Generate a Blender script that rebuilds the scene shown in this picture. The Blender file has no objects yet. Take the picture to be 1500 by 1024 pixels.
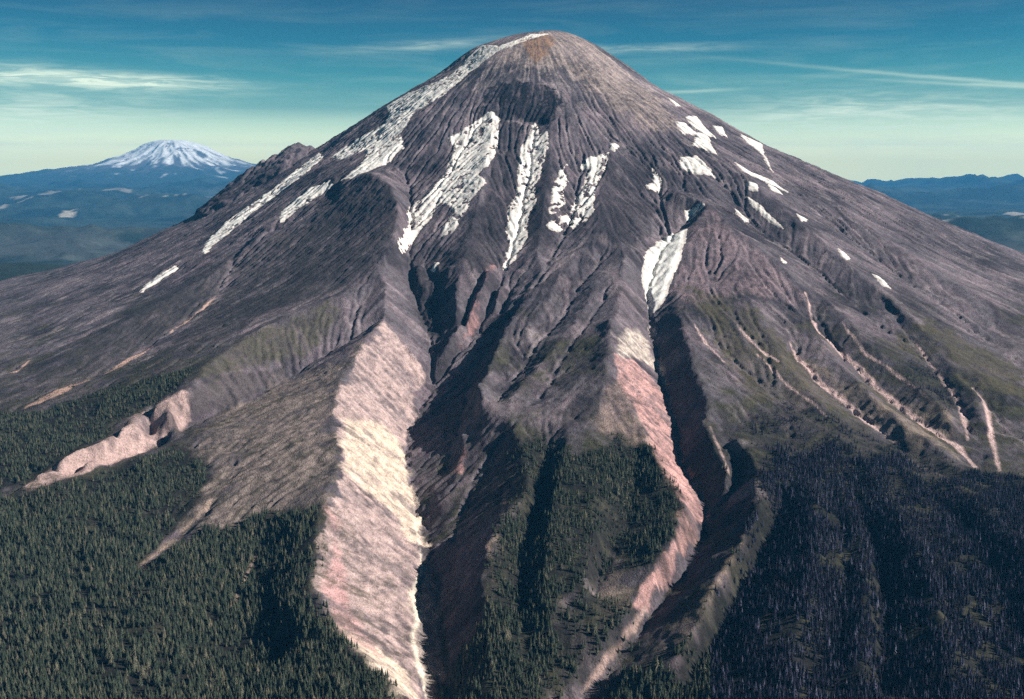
import bpy, math, random, time
T0 = time.time()
def tick(m): print('TICK', m, round(time.time() - T0, 1))
import numpy as np

# ------------------------------------------------------------------ camera, sky, sun, exposure
scene = bpy.context.scene
C = scene.collection
F = 1500.0                       # focal length in units of the 1500-wide picture
PITCH = math.atan(270 / F)
CAM = np.array([0.0, 0.0, 2000.0])
cam_d = bpy.data.cameras.new('camera')
cam_d.sensor_width = 36.0; cam_d.sensor_fit = 'HORIZONTAL'
cam_d.lens = 36.0 * F / 1500.0
cam_d.clip_start = 5.0; cam_d.clip_end = 400000.0
cam = bpy.data.objects.new('camera', cam_d); C.objects.link(cam)
cam.location = CAM; cam.rotation_euler = (math.radians(90) - PITCH, 0, 0)
scene.camera = cam

SUN_AZ, SUN_EL = math.radians(95), math.radians(33)      # azimuth clockwise from +Y
SUN_DIR = np.array([math.cos(SUN_EL) * math.sin(SUN_AZ), math.cos(SUN_EL) * math.cos(SUN_AZ), math.sin(SUN_EL)])
sun_d = bpy.data.lights.new('sun', 'SUN'); sun_d.energy = 5.0; sun_d.angle = math.radians(0.5); sun_d.color = (1.0, 0.945, 0.88)
sun = bpy.data.objects.new('sun', sun_d); C.objects.link(sun)
from mathutils import Vector
sun.rotation_euler = Vector(-SUN_DIR).to_track_quat('-Z', 'Y').to_euler()

vs = scene.view_settings
vs.view_transform = 'Standard'; vs.look = 'None'; vs.gamma = 1.0; vs.use_curve_mapping = False; vs.exposure = 0.6
scene.cycles.volume_bounces = 0
scene.cycles.max_bounces = 4
scene.cycles.diffuse_bounces = 1
scene.cycles.use_denoising = False

class NT:
    """small helper to wire shader nodes"""
    def __init__(s, tree): s.t = tree; tree.nodes.clear()
    def n(s, kind, **kw):
        nd = s.t.nodes.new(kind)
        for k, v in kw.items(): setattr(nd, k, v)
        return nd
    def put(s, sock, v):
        if isinstance(v, bpy.types.NodeSocket): s.t.links.new(v, sock)
        elif v is not None: sock.default_value = v
    def math(s, op, a, b=None, c=None, clamp=False):
        nd = s.n('ShaderNodeMath', operation=op, use_clamp=clamp)
        for i, v in enumerate((a, b, c)): s.put(nd.inputs[i], v)
        return nd.outputs[0]
    def mix(s, f, a, b, mode='MIX'):
        nd = s.n('ShaderNodeMix', data_type='RGBA', blend_type=mode)
        s.put(nd.inputs[0], f); s.put(nd.inputs[6], a); s.put(nd.inputs[7], b)
        return nd.outputs[2]
    def ramp(s, f, stops):
        nd = s.n('ShaderNodeValToRGB'); s.put(nd.inputs[0], f)
        e = nd.color_ramp.elements
        while len(e) > 1: e.remove(e[-1])
        e[0].position = stops[0][0]; e[0].color = stops[0][1]
        for p, c in stops[1:]:
            x = e.new(p); x.color = c
        return nd.outputs[0]
    def noise(s, vec, scale, detail=4, rough=0.55, dist=0.0):
        nd = s.n('ShaderNodeTexNoise'); s.put(nd.inputs['Vector'], vec)
        nd.inputs['Scale'].default_value = scale; nd.inputs['Detail'].default_value = detail
        nd.inputs['Roughness'].default_value = rough; nd.inputs['Distortion'].default_value = dist
        return nd.outputs[0]

world = bpy.data.worlds.new('World'); scene.world = world; world.use_nodes = True
def build_world():
    t = NT(world.node_tree)
    out = t.n('ShaderNodeOutputWorld'); bg = t.n('ShaderNodeBackground')
    t.t.links.new(bg.outputs[0], out.inputs[0]); bg.inputs[1].default_value = 0.052
    geo = t.n('ShaderNodeTexCoord'); sep = t.n('ShaderNodeSeparateXYZ')
    t.put(sep.inputs[0], geo.outputs['Generated'])
    x, y, z = sep.outputs
    zc = t.math('MAXIMUM', z, 0.004)
    com = t.n('ShaderNodeCombineXYZ'); t.put(com.inputs[0], x); t.put(com.inputs[1], y); t.put(com.inputs[2], zc)
    sky = t.n('ShaderNodeTexSky', sky_type='NISHITA', sun_disc=False)
    sky.sun_elevation = SUN_EL; sky.sun_rotation = SUN_AZ; sky.altitude = 2000; sky.air_density = 1.0; sky.dust_density = 0.4; sky.ozone_density = 2.0
    t.put(sky.inputs[0], com.outputs[0])
    # the warm dusty band low in the air grading to deep teal-blue, dimmed overhead to darken the shadows
    el = t.math('MULTIPLY', t.math('ARCSINE', zc), 180 / math.pi)
    elr = t.math('DIVIDE', el, 30.0, clamp=True)
    tint = t.ramp(elr, SKY_TINT)
    base = t.mix(1.0, sky.outputs[0], tint, 'MULTIPLY')
    # thin cirrus: soft long streaks in azimuth / elevation
    az = t.math('MULTIPLY', t.math('ARCTAN2', x, y), 180 / math.pi)
    def vec(a, b, k):
        c = t.n('ShaderNodeCombineXYZ'); t.put(c.inputs[0], a); t.put(c.inputs[1], b); c.inputs[2].default_value = k
        return c.outputs[0]
    def bump(v, c, w):      # smooth bell
        d = t.math('DIVIDE', t.math('SUBTRACT', v, c), w)
        return t.math('EXPONENT', t.math('MULTIPLY', t.math('MULTIPLY', d, d), -1.0))
    wisp = t.noise(vec(t.math('MULTIPLY', az, 0.10), t.math('MULTIPLY', el, 0.95), 3.0), 1.0, 6, 0.6, 0.5)
    fine = t.noise(vec(t.math('MULTIPLY', az, 0.35), t.math('MULTIPLY', el, 3.4), 9.0), 1.0, 6, 0.62, 0.8)
    w1 = t.math('MULTIPLY', t.math('SUBTRACT', wisp, 0.47, clamp=True), 2.2)
    w1 = t.math('MULTIPLY', w1, t.math('ADD', 0.35, fine))
    low = t.math('EXPONENT', t.math('MULTIPLY', el, -0.22))
    mask = t.math('MULTIPLY', w1, t.math('MULTIPLY', low, 0.55))
    # feathered streak over the far snowy peak
    def streak(azc, azw, elc, slope, elw, gain):
        wob = t.math('MULTIPLY', t.math('SUBTRACT', wisp, 0.5), 0.9)
        line = t.math('ADD', t.math('MULTIPLY', t.math('SUBTRACT', az, azc), slope), elc)
        e2 = t.math('SUBTRACT', el, t.math('ADD', line, wob))
        b = t.math('MULTIPLY', bump(e2, 0.0, elw), bump(az, azc, azw))
        g = t.math('ADD', t.math('MULTIPLY', t.math('SUBTRACT', fine, 0.42), 2.6, clamp=True), 0.25)
        return t.math('MULTIPLY', t.math('MULTIPLY', b, g), gain)
    for a in STREAKS:
        mask = t.math('ADD', mask, streak(*a))
    # thin contrails
    for azc, azw, elc, slope, elw, gain in CONTRAILS:
        line = t.math('ADD', t.math('MULTIPLY', t.math('SUBTRACT', az, azc), slope), elc)
        b = t.math('MULTIPLY', bump(t.math('SUBTRACT', el, line), t.math('MULTIPLY', t.math('SUBTRACT', fine, 0.5), 0.15), elw), bump(az, azc, azw))
        mask = t.math('ADD', mask, t.math('MULTIPLY', b, gain))
    mask = t.math('MINIMUM', mask, 0.85)
    col = t.mix(mask, base, CLOUD_COL)
    t.put(bg.inputs[0], col)
SKY_TINT = [(0.0, (3.3, 3.1, 1.7, 1)), (0.03, (4.3, 3.75, 2.1, 1)), (0.06, (2.5, 2.45, 1.55, 1)), (0.10, (0.72, 1.12, 0.86, 1)), (0.15, (0.30, 0.86, 0.75, 1)), (0.217, (0.13, 0.60, 0.66, 1)), (0.30, (0.14, 0.44, 0.55, 1)), (0.6, (0.11, 0.19, 0.23, 1)), (1.0, (0.09, 0.12, 0.14, 1))]
CLOUD_COL = (15.0, 16.5, 12.5, 1)
STREAKS = [(-22.0, 6.0, 4.3, -0.02, 0.40, 1.7), (-27, 9, 2.4, 0.0, 1.3, 0.8), (19.5, 9, 2.3, -0.02, 1.3, 0.75), (6.3, 5.0, 6.1, 0.01, 0.2, 0.35), (-5, 4.0, 6.2, 0.06, 0.22, 0.35)]
CONTRAILS = [(24, 9.0, 4.1, -0.115, 0.09, 0.28), (26, 6.0, 3.75, -0.08, 0.08, 0.3), (9.7, 2.3, 3.9, 0.03, 0.09, 0.3)]
build_world()

# ------------------------------------------------------------------ helpers
rng = np.random.default_rng(7)
random.seed(7)
cp, sp = math.cos(PITCH), math.sin(PITCH)
def ray(u, v):
    x = (u - 750) / F; y = (512 - v) / F
    return np.array([x, cp + y * sp, -sp + y * cp])
def project(X, Y, Z):
    z = Z - CAM[2]
    dep = Y * cp - z * sp
    up = Y * sp + z * cp
    return 750 + F * X / dep, 512 - F * up / dep, dep

_lat = rng.random((512, 512))
def vnoise(x, y):
    xi = np.floor(x).astype(np.int64); yi = np.floor(y).astype(np.int64)
    fx = x - xi; fy = y - yi
    fx = fx * fx * fx * (fx * (fx * 6 - 15) + 10); fy = fy * fy * fy * (fy * (fy * 6 - 15) + 10)
    a = _lat[yi & 511, xi & 511]; b = _lat[yi & 511, (xi + 1) & 511]
    c = _lat[(yi + 1) & 511, xi & 511]; d = _lat[(yi + 1) & 511, (xi + 1) & 511]
    return (a + (b - a) * fx) * (1 - fy) + (c + (d - c) * fx) * fy - 0.5
def fbm(x, y, o=5, g=0.5, s=0.0):
    r = 0; a = 1.0; x = np.asarray(x, float) + s * 17.3; y = np.asarray(y, float) + s * 9.1
    for i in range(o):
        r = r + a * vnoise(x, y); x, y = (x * 0.8 - y * 0.6) * 2.03 + 11.7, (x * 0.6 + y * 0.8) * 2.03 + 5.3; a *= g
    return r
def ridged(x, y, o=5, g=0.5, s=0.0):
    r = 0; a = 1.0; x = np.asarray(x, float) + s * 17.3; y = np.asarray(y, float) + s * 9.1
    for i in range(o):
        r = r + a * (0.5 - 2 * np.abs(vnoise(x, y))); x, y = (x * 0.8 - y * 0.6) * 2.03 + 11.7, (x * 0.6 + y * 0.8) * 2.03 + 5.3; a *= g
    return r
def sstep(a, b, x):
    t = np.clip((x - a) / (b - a), 0, 1); return t * t * (3 - 2 * t)

# ------------------------------------------------------------------ the volcano's height field
XA, YA = 240.7, 7220.0
PR = np.array([[0, 2893], [130, 2884], [315, 2806], [500, 2690], [827, 2462], [1193, 2278], [1464, 2133], [1985, 1914], [2237, 1799], [2715, 1588], [3014, 1468], [3500, 1310], [4200, 1130], [5200, 930], [6500, 800], [9000, 690], [14000, 600]], float)
PL = np.array([[0, 2893], [241, 2858], [519, 2768], [752, 2602], [984, 2463], [1400, 2208], [1537, 2115], [1985, 1880], [2332, 1700], [2645, 1550], [2907, 1430], [3247, 1332], [3461, 1278], [4200, 1110], [5200, 920], [6500, 800], [9000, 690], [14000, 600]], float)
def smooth_profile(P):
    r = np.arange(0, 14001, 20.0); z = np.interp(r, P[:, 0], P[:, 1])
    k = np.hanning(13); k /= k.sum()
    zz = np.convolve(np.pad(z, 6, mode='reflect', reflect_type='odd'), k, 'valid')
    zz[:4] = z[:4]; return r, zz
RP, ZR = smooth_profile(PR); _, ZL = smooth_profile(PL)
def base(x, y):
    dx = x - XA; dy = y - YA; R = np.hypot(dx, dy) + 1e-6
    w = sstep(-0.9, 0.9, dx / R)
    return np.interp(R, RP, ZR) * w + np.interp(R, RP, ZL) * (1 - w)
def hit_base(u, v, r):
    d = ray(u, v); t = np.arange(1200, 9000, 4.0)
    X = d[0] * t; Y = d[1] * t; Z = CAM[2] + d[2] * t
    f = Z - base(X, Y) - r
    i = np.nonzero(f < 0)[0]
    if len(i) == 0:        # over the skyline: take the nearest pass to the axis
        k = int(np.argmin(f)); return np.array([X[k], Y[k]]), float(Z[k] - base(X[k], Y[k]))
    k = max(i[0], 1); a = f[k - 1] / (f[k - 1] - f[k]); tt = t[k - 1] + a * 4.0
    return np.array([d[0] * tt, d[1] * tt]), r

# breaklines: (relief in metres against the plain cone, points); gullies below, ridges above
LINES = [
 # --- great gorge, thalweg with its two head branches
 ([(735, 402, -25), (716, 448, -50), (692, 488, -80), (660, 525, -105), (634, 556, -125), (615, 592, -140), (596, 640, -150), (592, 668, -150), (603, 709, -150), (612, 751, -145), (622, 791, -140), (627, 830, -136), (617, 880, -132), (622, 925, -130), (624, 974, -127), (634, 1030, -122), (645, 1090, -110)]),
 ([(596, 372, -20), (603, 420, -45), (615, 455, -70), (630, 500, -90), (632, 535, -110), (626, 566, -128)]),
 ([(648, 372, -15), (640, 400, -25), (636, 440, -55), (640, 480, -80), (634, 520, -100)]),
 # buttress between the head branches
 ([(690, 330, 20), (680, 380, 25), (668, 420, 15), (668, 470, -15), (655, 505, -60), (640, 545, -110)]),
 ([(644, 845, -136), (636, 890, -133), (644, 930, -131), (648, 975, -128), (658, 1030, -123)]),
 # small ribs and chutes of the gorge head
 ([(612, 385, 0), (616, 420, -18), (626, 452, -48)]), ([(624, 380, -22), (627, 415, -34)]), ([(656, 395, 10), (652, 430, -20), (650, 470, -60)]),
 ([(716, 395, 22), (706, 425, 14), (690, 460, -18), (672, 500, -70)]), ([(704, 400, -2), (694, 430, -22), (676, 470, -50), (660, 500, -78)]),
 ([(735, 420, -2), (724, 455, -24), (704, 490, -58)]), ([(756, 410, -18), (742, 445, -34), (722, 472, -52)]), ([(778, 400, -4), (760, 430, -10), (738, 462, -22)]),
 # flutes of the middle face
 ([(880, 372, 0), (846, 430, -4), (800, 492, -8), (752, 552, -14), (716, 596, -22)]), ([(886, 400, 24), (850, 458, 16), (806, 520, 10), (764, 566, 4), (738, 598, 0)]),
 ([(886, 440, 12), (850, 496, 4), (812, 548, -2), (772, 596, -6)]), ([(888, 476, 28), (858, 530, 18), (826, 580, 12)]), ([(850, 360, 18), (816, 425, 10), (776, 486, 6), (740, 536, 2)]),
 ([(846, 384, 2), (812, 446, -4), (764, 510, -8), (726, 560, -14)]),
 # rim of the bright wall
 ([(549, 384, 38), (566, 420, 34), (562, 466, 32), (528, 508, 30), (502, 548, 30), (488, 594, 30), (486, 622, 30), (497, 655, 30), (496, 690, 30), (478, 730, 32), (468, 765, 32), (456, 815, 32), (454, 855, 32), (466, 892, 30), (490, 930, 28), (520, 958, 26), (552, 986, 24), (580, 1012, 20), (610, 1060, 15)]),
 # the lit spur falling from the rim towards the confluence
 ([(566, 468, 20), (590, 500, -20), (612, 530, -70), (624, 552, -115)]),
 # east wall crest of the great gorge
 ([(800, 385, 6), (772, 436, 8), (742, 480, 12), (717, 526, 14), (702, 566, 14), (704, 592, 12), (735, 606, 10), (753, 626, 14), (768, 660, 22), (772, 700, 24), (755, 732, 26), (724, 775, 12), (709, 812, -4), (710, 850, -18), (720, 900, -30), (724, 950, -42), (715, 1000, -55), (712, 1060, -60)]),
 ([(754, 452, -30), (724, 492, -58), (700, 530, -84), (684, 566, -100), (676, 600, -104), (664, 645, -112), (652, 690, -116)]),
 ([(690, 600, -60), (682, 640, -62), (668, 690, -70), (650, 735, -100)]),
 ([(745, 632, -15), (720, 665, -45), (692, 705, -75), (664, 760, -100), (645, 812, -120)]),
 # wooded valley east of that crest
 ([(806, 632, -5), (800, 690, -22), (788, 745, -36), (772, 800, -44), (762, 860, -48), (765, 920, -52), (775, 980, -58), (780, 1050, -60)]),
 ([(840, 610, 8), (828, 660, 20), (818, 710, 24), (810, 770, 16), (800, 830, 4), (805, 900, -10)]),
 # convex wooded spur of the middle
 ([(893, 470, 40), (892, 520, 42), (884, 565, 32), (874, 610, 22), (868, 660, 14), (870, 720, 12), (868, 790, 4), (862, 860, -8), (850, 930, -25), (835, 1000, -42)]),
 ([(938, 668, -6), (930, 720, -22), (908, 775, -26), (884, 820, -30), (868, 880, -38)]),
 # --- second gorge with the hanging glacier
 ([(1012, 312, -25), (985, 342, -38), (958, 378, -38), (946, 420, -42), (951, 470, -56), (958, 530, -68), (976, 588, -74), (990, 635, -78), (1000, 680, -80), (1018, 718, -80), (1032, 748, -78), (1024, 785, -76), (1000, 832, -76), (968, 868, -78), (946, 898, -80), (920, 935, -82), (890, 972, -85), (850, 1015, -88), (820, 1060, -90)]),
 ([(905, 330, 20), (914, 380, 36), (908, 440, 44), (898, 508, 44), (906, 545, 34), (925, 590, 22), (946, 640, 14), (962, 680, 12), (975, 702, 12), (994, 716, 6), (1000, 736, 4), (994, 762, 4), (980, 795, 4), (964, 830, 0), (940, 862, -8), (918, 890, -25), (890, 930, -45), (860, 975, -65)]),
 ([(1035, 296, 28), (1014, 345, 6), (996, 405, -6), (990, 450, 4), (1004, 490, 14), (1010, 520, 16), (1024, 552, 16), (1036, 585, 16), (1032, 604, 12), (1042, 640, 12), (1058, 668, 10), (1066, 700, 0), (1060, 728, -30)]),
 ([(1050, 610, 5), (1065, 650, 2), (1078, 675, -12), (1076, 705, -35), (1062, 745, -62)]),
 ([(1078, 640, 12), (1100, 672, 18), (1112, 705, 20), (1112, 738, 20), (1096, 775, 18), (1078, 808, 16), (1052, 848, 14), (1034, 890, 10), (1022, 930, 4), (985, 965, -10), (940, 1000, -30), (900, 1035, -45)]),
 # shaded ravine behind it and the dark wooded spurs to the east
 ([(1160, 715, 0), (1142, 752, -24), (1118, 800, -38), (1092, 850, -48), (1064, 905, -54), (1036, 955, -58), (1000, 1010, -62), (970, 1060, -64)]),
 ([(1190, 690, 10), (1196, 740, 22), (1192, 800, 26), (1180, 870, 24), (1160, 940, 18), (1140, 1020, 12), (1130, 1080, 8)]),
 ([(1240, 700, 2), (1270, 770, -10), (1290, 850, -18), (1296, 930, -22), (1290, 1020, -24)]),
 ([(1270, 680, 10), (1320, 760, 18), (1362, 840, 20), (1390, 930, 20), (1400, 1030, 18)]),
 ([(1330, 690, 0), (1400, 760, -10), (1450, 840, -16), (1480, 930, -18), (1490, 1020, -18)]),
 ([(1400, 710, 8), (1460, 760, 18), (1520, 830, 20), (1560, 930, 20)]),
 ([(1215, 690, 4), (1235, 760, 2), (1240, 840, -2), (1228, 930, -6), (1215, 1030, -8)]), ([(1222, 700, 10), (1256, 770, 12), (1268, 850, 12), (1264, 930, 10), (1255, 1030, 8)]),
 ([(1300, 700, 6), (1345, 770, 2), (1380, 850, -2), (1410, 950, -4)]), ([(1150, 830, 6), (1120, 900, 0), (1085, 980, -6)]),
 # --- purple shoulder east of the second gorge
 ([(985, 278, 15), (1036, 294, 28), (1090, 348, 26), (1150, 398, 24), (1186, 442, 20)]),
 ([(1020, 470, 4), (1050, 510, -4), (1100, 555, -6), (1180, 600, -5)]),
 ([(1075, 400, 18), (1110, 460, 16), (1150, 530, 12), (1200, 590, 8)]),
 # straight gullies of the east flank
 ([(1150, 470, -4), (1166, 522, -22), (1200, 562, -34), (1258, 610, -42), (1318, 658, -44), (1380, 700, -30)]),
 ([(1188, 455, 6), (1206, 503, 8), (1266, 566, 8), (1336, 626, 6), (1410, 680, -10)]),
 ([(1184, 430, -6), (1194, 474, -16), (1240, 524, -28), (1290, 574, -34), (1342, 614, -36), (1400, 650, -36), (1432, 688, -30)]),
 ([(1215, 440, 14), (1270, 500, 14), (1330, 550, 12), (1370, 585, 10), (1398, 620, 0)]),
 ([(1290, 440, -5), (1350, 520, -14), (1392, 575, -26), (1410, 612, -30), (1422, 650, -32)]),
 ([(1330, 450, 10), (1390, 530, 10), (1425, 570, 8), (1446, 620, 4)]),
 ([(1400, 545, 0), (1448, 596, -18), (1456, 640, -24), (1465, 690, -24)]),
 ([(1050, 270, -16), (1110, 332, -18), (1180, 386, -18), (1232, 432, -16), (1300, 490, -12)]),
 ([(1040, 205, 14), (1120, 288, 16), (1200, 350, 16), (1290, 428, 14), (1400, 520, 10), (1480, 580, 8)]),
 ([(1110, 215, -6), (1180, 300, -14), (1270, 370, -16), (1380, 450, -14), (1500, 540, -10)]),
 ([(1230, 300, 12), (1330, 370, 14), (1440, 440, 12), (1520, 490, 10)]),
 ([(1300, 310, -6), (1400, 380, -12), (1500, 440, -12)]),
 # --- summit and upper ribs
 ([(700, 75, 6), (690, 100, 6), (640, 140, 12), (590, 195, 10), (560, 235, 12)]),
 ([(730, 122, 6), (720, 160, 10), (716, 220, 22), (704, 280, 24), (690, 330, 22)]),
 ([(690, 190, -2), (668, 240, -5), (640, 290, -7), (605, 345, -12), (596, 372, -18)]),
 ([(782, 190, -2), (775, 250, -5), (762, 310, -8), (750, 360, -13), (735, 402, -25)]),
 ([(806, 160, 12), (806, 230, 16), (795, 300, 16), (788, 350, 14), (790, 395, 8)]),
 ([(850, 245, -2), (840, 300, -4), (820, 345, -8), (800, 380, -4)]),
 ([(898, 205, 14), (890, 260, 16), (876, 320, 16), (868, 380, 14)]),
 ([(940, 215, 4), (960, 265, -10), (968, 300, -16), (960, 345, -30)]),
 ([(930, 300, 4), (935, 340, 6), (938, 370, 4)]),
 # crag below the summit: brow and foot
 ([(704, 132, 8), (730, 124, 12), (770, 122, 14), (806, 130, 12), (826, 150, 8)]), ([(700, 178, -8), (722, 170, -10), (745, 168, -8), (770, 176, -10), (800, 186, -8)]),
 # dark hump west of the big snowfield
 ([(470, 252, 8), (500, 262, 30), (540, 256, 48), (572, 272, 54), (584, 306, 52), (580, 346, 48), (564, 380, 44)]),
 ([(562, 238, 0), (592, 252, -12), (602, 300, -16), (598, 345, -18)]),
 # west flank
 ([(468, 232, -8), (420, 268, -14), (350, 325, -16), (300, 368, -16), (230, 418, -14), (150, 470, -12), (80, 512, -10), (20, 545, -8)]),
 ([(500, 268, 4), (450, 300, 6), (400, 326, 4), (330, 385, 7), (262, 428, 8), (190, 470, 8), (120, 505, 6), (40, 560, 3)]),
 ([(470, 300, 0), (420, 330, -8), (368, 352, -12), (342, 384, -14), (320, 432, -15), (298, 454, -15), (247, 489, -15), (225, 506, -15), (157, 547, -14), (90, 575, -13), (35, 598, -12), (-20, 620, -16)]),
 ([(500, 330, 14), (450, 400, 18), (390, 440, 16), (330, 480, 12), (260, 520, 8), (170, 560, 4)]),
 ([(222, 600, 6), (221, 640, -24)]), ([(168, 640, 4), (172, 662, -20)]), ([(250, 588, 34), (252, 630, 4)]), ([(196, 616, 30), (190, 650, 2)]), ([(140, 655, 24), (134, 684, 2)]),
 # cliff of the wooded bench, top and foot
 ([(546, 388, 36), (490, 436, 40), (430, 462, 40), (380, 485, 42), (330, 512, 40), (300, 540, 38), (280, 568, 36), (240, 586, 34), (196, 610, 30), (156, 644, 26), (110, 666, 22), (40, 712, 16), (-20, 740, 10)]),
 ([(556, 470, 14), (500, 505, -8), (450, 534, -18), (418, 550, -22), (345, 598, -26), (284, 622, -30), (240, 650, -30), (200, 667, -26), (110, 700, -20), (40, 724, -14), (-20, 748, -10)]),
 ([(490, 560, 24), (440, 620, 16), (380, 680, 8), (310, 750, 2), (240, 820, 0)]),
 ([(340, 690, -4), (290, 755, -10), (240, 800, -12), (195, 832, -12), (130, 880, -8)]),
 ([(400, 770, 2), (385, 800, -12), (350, 880, -22), (335, 940, -24), (320, 1020, -20)]),
 ([(400, 850, 4), (430, 900, 14), (452, 950, 18), (470, 1010, 18)]),
 ([(385, 860, -14), (400, 920, -22), (410, 980, -24)]),
 ([(280, 850, 4), (220, 920, 8), (160, 1000, 8)]),
]
# crag on the western skyline (real ridge at the flank)
CRAG = [(468, 220, 0), (455, 212, 22), (437, 206, 42), (425, 214, 38), (405, 226, 30), (385, 236, 32), (370, 243, 32), (352, 256, 24), (338, 272, 14), (326, 290, 8), (300, 308, 4)]

X0, X1, Y0, Y1, CELL = -4300.0, 4300.0, 1250.0, 8350.0, 5.5
NX = int((X1 - X0) / CELL) + 1; NY = int((Y1 - Y0) / CELL) + 1
def solve_residual():
    c2 = 11.0; nx = int((X1 - X0) / c2) + 1; ny = int((Y1 - Y0) / c2) + 1
    S = np.zeros((ny, nx)); Wt = np.zeros((ny, nx))
    for L in LINES:
        pts = []; big = min(q[2] for q in L) < -58; east = min(q[0] for q in L) > 1140 and min(q[1] for q in L) > 420 and max(q[1] for q in L) < 720
        for u, v, r in L:
            r = r * (1.0 if big else 0.95 if east else 1.5)
            p, r2 = hit_base(u, v, r); pts.append((p[0], p[1], r2))
        for a, b in zip(pts[:-1], pts[1:]):
            n = max(2, int(math.hypot(b[0] - a[0], b[1] - a[1]) / 6))
            f = np.linspace(0, 1, n + 1); xx = a[0] + (b[0] - a[0]) * f; yy = a[1] + (b[1] - a[1]) * f
            wob = 14 * (1 - sstep(6500, 7200, yy))
            xx, yy = xx + wob * fbm(xx / 70, yy / 70, 3, 0.6, 81), yy + wob * fbm(xx / 70, yy / 70, 3, 0.6, 82)
            i = np.rint((xx - X0) / c2).astype(int); j = np.rint((yy - Y0) / c2).astype(int)
            m = (i >= 0) & (i < nx) & (j >= 0) & (j < ny)
            rv = (a[2] + (b[2] - a[2]) * f)[m]
            np.add.at(S, (j[m], i[m]), rv); np.add.at(Wt, (j[m], i[m]), 1)
            if a[2] < 0 and b[2] < 0:        # gully floors have some width
                for q in ((1, -1) if east else (1,)):
                    i2 = np.clip(i[m] + q, 0, nx - 1); np.add.at(S, (j[m], i2), rv); np.add.at(Wt, (j[m], i2), 1)
    fix = Wt > 0; val = np.where(fix, S / np.maximum(Wt, 1), 0.0)
    # coarse-to-fine membrane
    levels = [(fix, val)]
    while min(levels[-1][0].shape) > 40:
        f, v = levels[-1]
        jy, jx = (f.shape[0] + 1) // 2, (f.shape[1] + 1) // 2
        fp = np.zeros((jy * 2, jx * 2)); vp = np.zeros((jy * 2, jx * 2))
        fp[:f.shape[0], :f.shape[1]] = f; vp[:f.shape[0], :f.shape[1]] = v * f
        fs = fp.reshape(jy, 2, jx, 2).sum((1, 3)); vs_ = vp.reshape(jy, 2, jx, 2).sum((1, 3))
        levels.append((fs > 0, vs_ / np.maximum(fs, 1)))
    z = np.zeros(levels[-1][0].shape)
    for f, v in reversed(levels):
        if z.shape != f.shape:
            z = np.repeat(np.repeat(z, 2, 0), 2, 1)[:f.shape[0], :f.shape[1]].copy()
        z[f] = v[f]
        for it in range(140 if f.shape[0] < 300 else 60):
            a = z.copy()
            a[1:-1, 1:-1] = 0.25 * (z[:-2, 1:-1] + z[2:, 1:-1] + z[1:-1, :-2] + z[1:-1, 2:])
            a[0] = a[-1] = 0; a[:, 0] = a[:, -1] = 0
            a[f] = v[f]; z = a
    # slight softening so crests are not knife edges
    for it in range(1):
        z[1:-1, 1:-1] = 0.5 * z[1:-1, 1:-1] + 0.125 * (z[:-2, 1:-1] + z[2:, 1:-1] + z[1:-1, :-2] + z[1:-1, 2:])
    return z, c2
def bilin(G, x0, y0, c, x, y):
    fx = np.clip((x - x0) / c, 0, G.shape[1] - 1.001); fy = np.clip((y - y0) / c, 0, G.shape[0] - 1.001)
    i = fx.astype(np.int64); j = fy.astype(np.int64); a = fx - i; b = fy - j
    return (G[j, i] * (1 - a) + G[j, i + 1] * a) * (1 - b) + (G[j + 1, i] * (1 - a) + G[j + 1, i + 1] * a) * b
def box(z, n=1):
    for _ in range(n):
        p = np.pad(z, 1, mode='edge')
        z = (p[:-2, 1:-1] + p[2:, 1:-1] + p[1:-1, :-2] + p[1:-1, 2:] + 2 * z) / 6
    return z

tick('gx = X0 + CELL')
gx = X0 + CELL * np.arange(NX); gy = Y0 + CELL * np.arange(NY)
GX, GY = np.meshgrid(gx, gy)
RES, _c2 = solve_residual()
RES8 = box(bilin(RES, X0, Y0, _c2, GX, GY), 1)
HB = base(GX, GY)
RAD = np.hypot(GX - XA, GY - YA)
Hh = HB + RES8
# crag on the skyline
for u, v, h in CRAG:
    d = ray(u, v); t = (d[0] * XA + d[1] * YA) / (d[0] ** 2 + d[1] ** 2)
    x, y = d[0] * t, d[1] * t; zt = CAM[2] + d[2] * t
    rr = np.hypot(GX - x, (GY - y) * 0.55)
    Hh = np.maximum(Hh, np.where(rr < 260, zt - 4 - rr * 0.85 + 14 * fbm(GX / 40, GY / 40, 4, 0.6, 3), -1e9))
# natural unevenness: radial ribs high up, lumps low down
TH = np.arctan2(GX - XA, GY - YA)
amp = sstep(150, 900, RAD) * (1 - sstep(4600, 6500, RAD) * 0.6)
Hh = Hh + amp * (26 * fbm(GX / 420, GY / 420, 4, 0.5, 1) + 1.0 * ridged(TH * 26, RAD / 900, 3, 0.5, 2) * (1 - sstep(2600, 4200, RAD)))
Hh = Hh + 3.5 * fbm(GX / 34, GY / 34, 3, 0.6, 4) * amp
Hh += sstep(3300, 4300, RAD) * 10 * fbm(GX / 130, GY / 130, 3, 0.5, 8)

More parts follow.
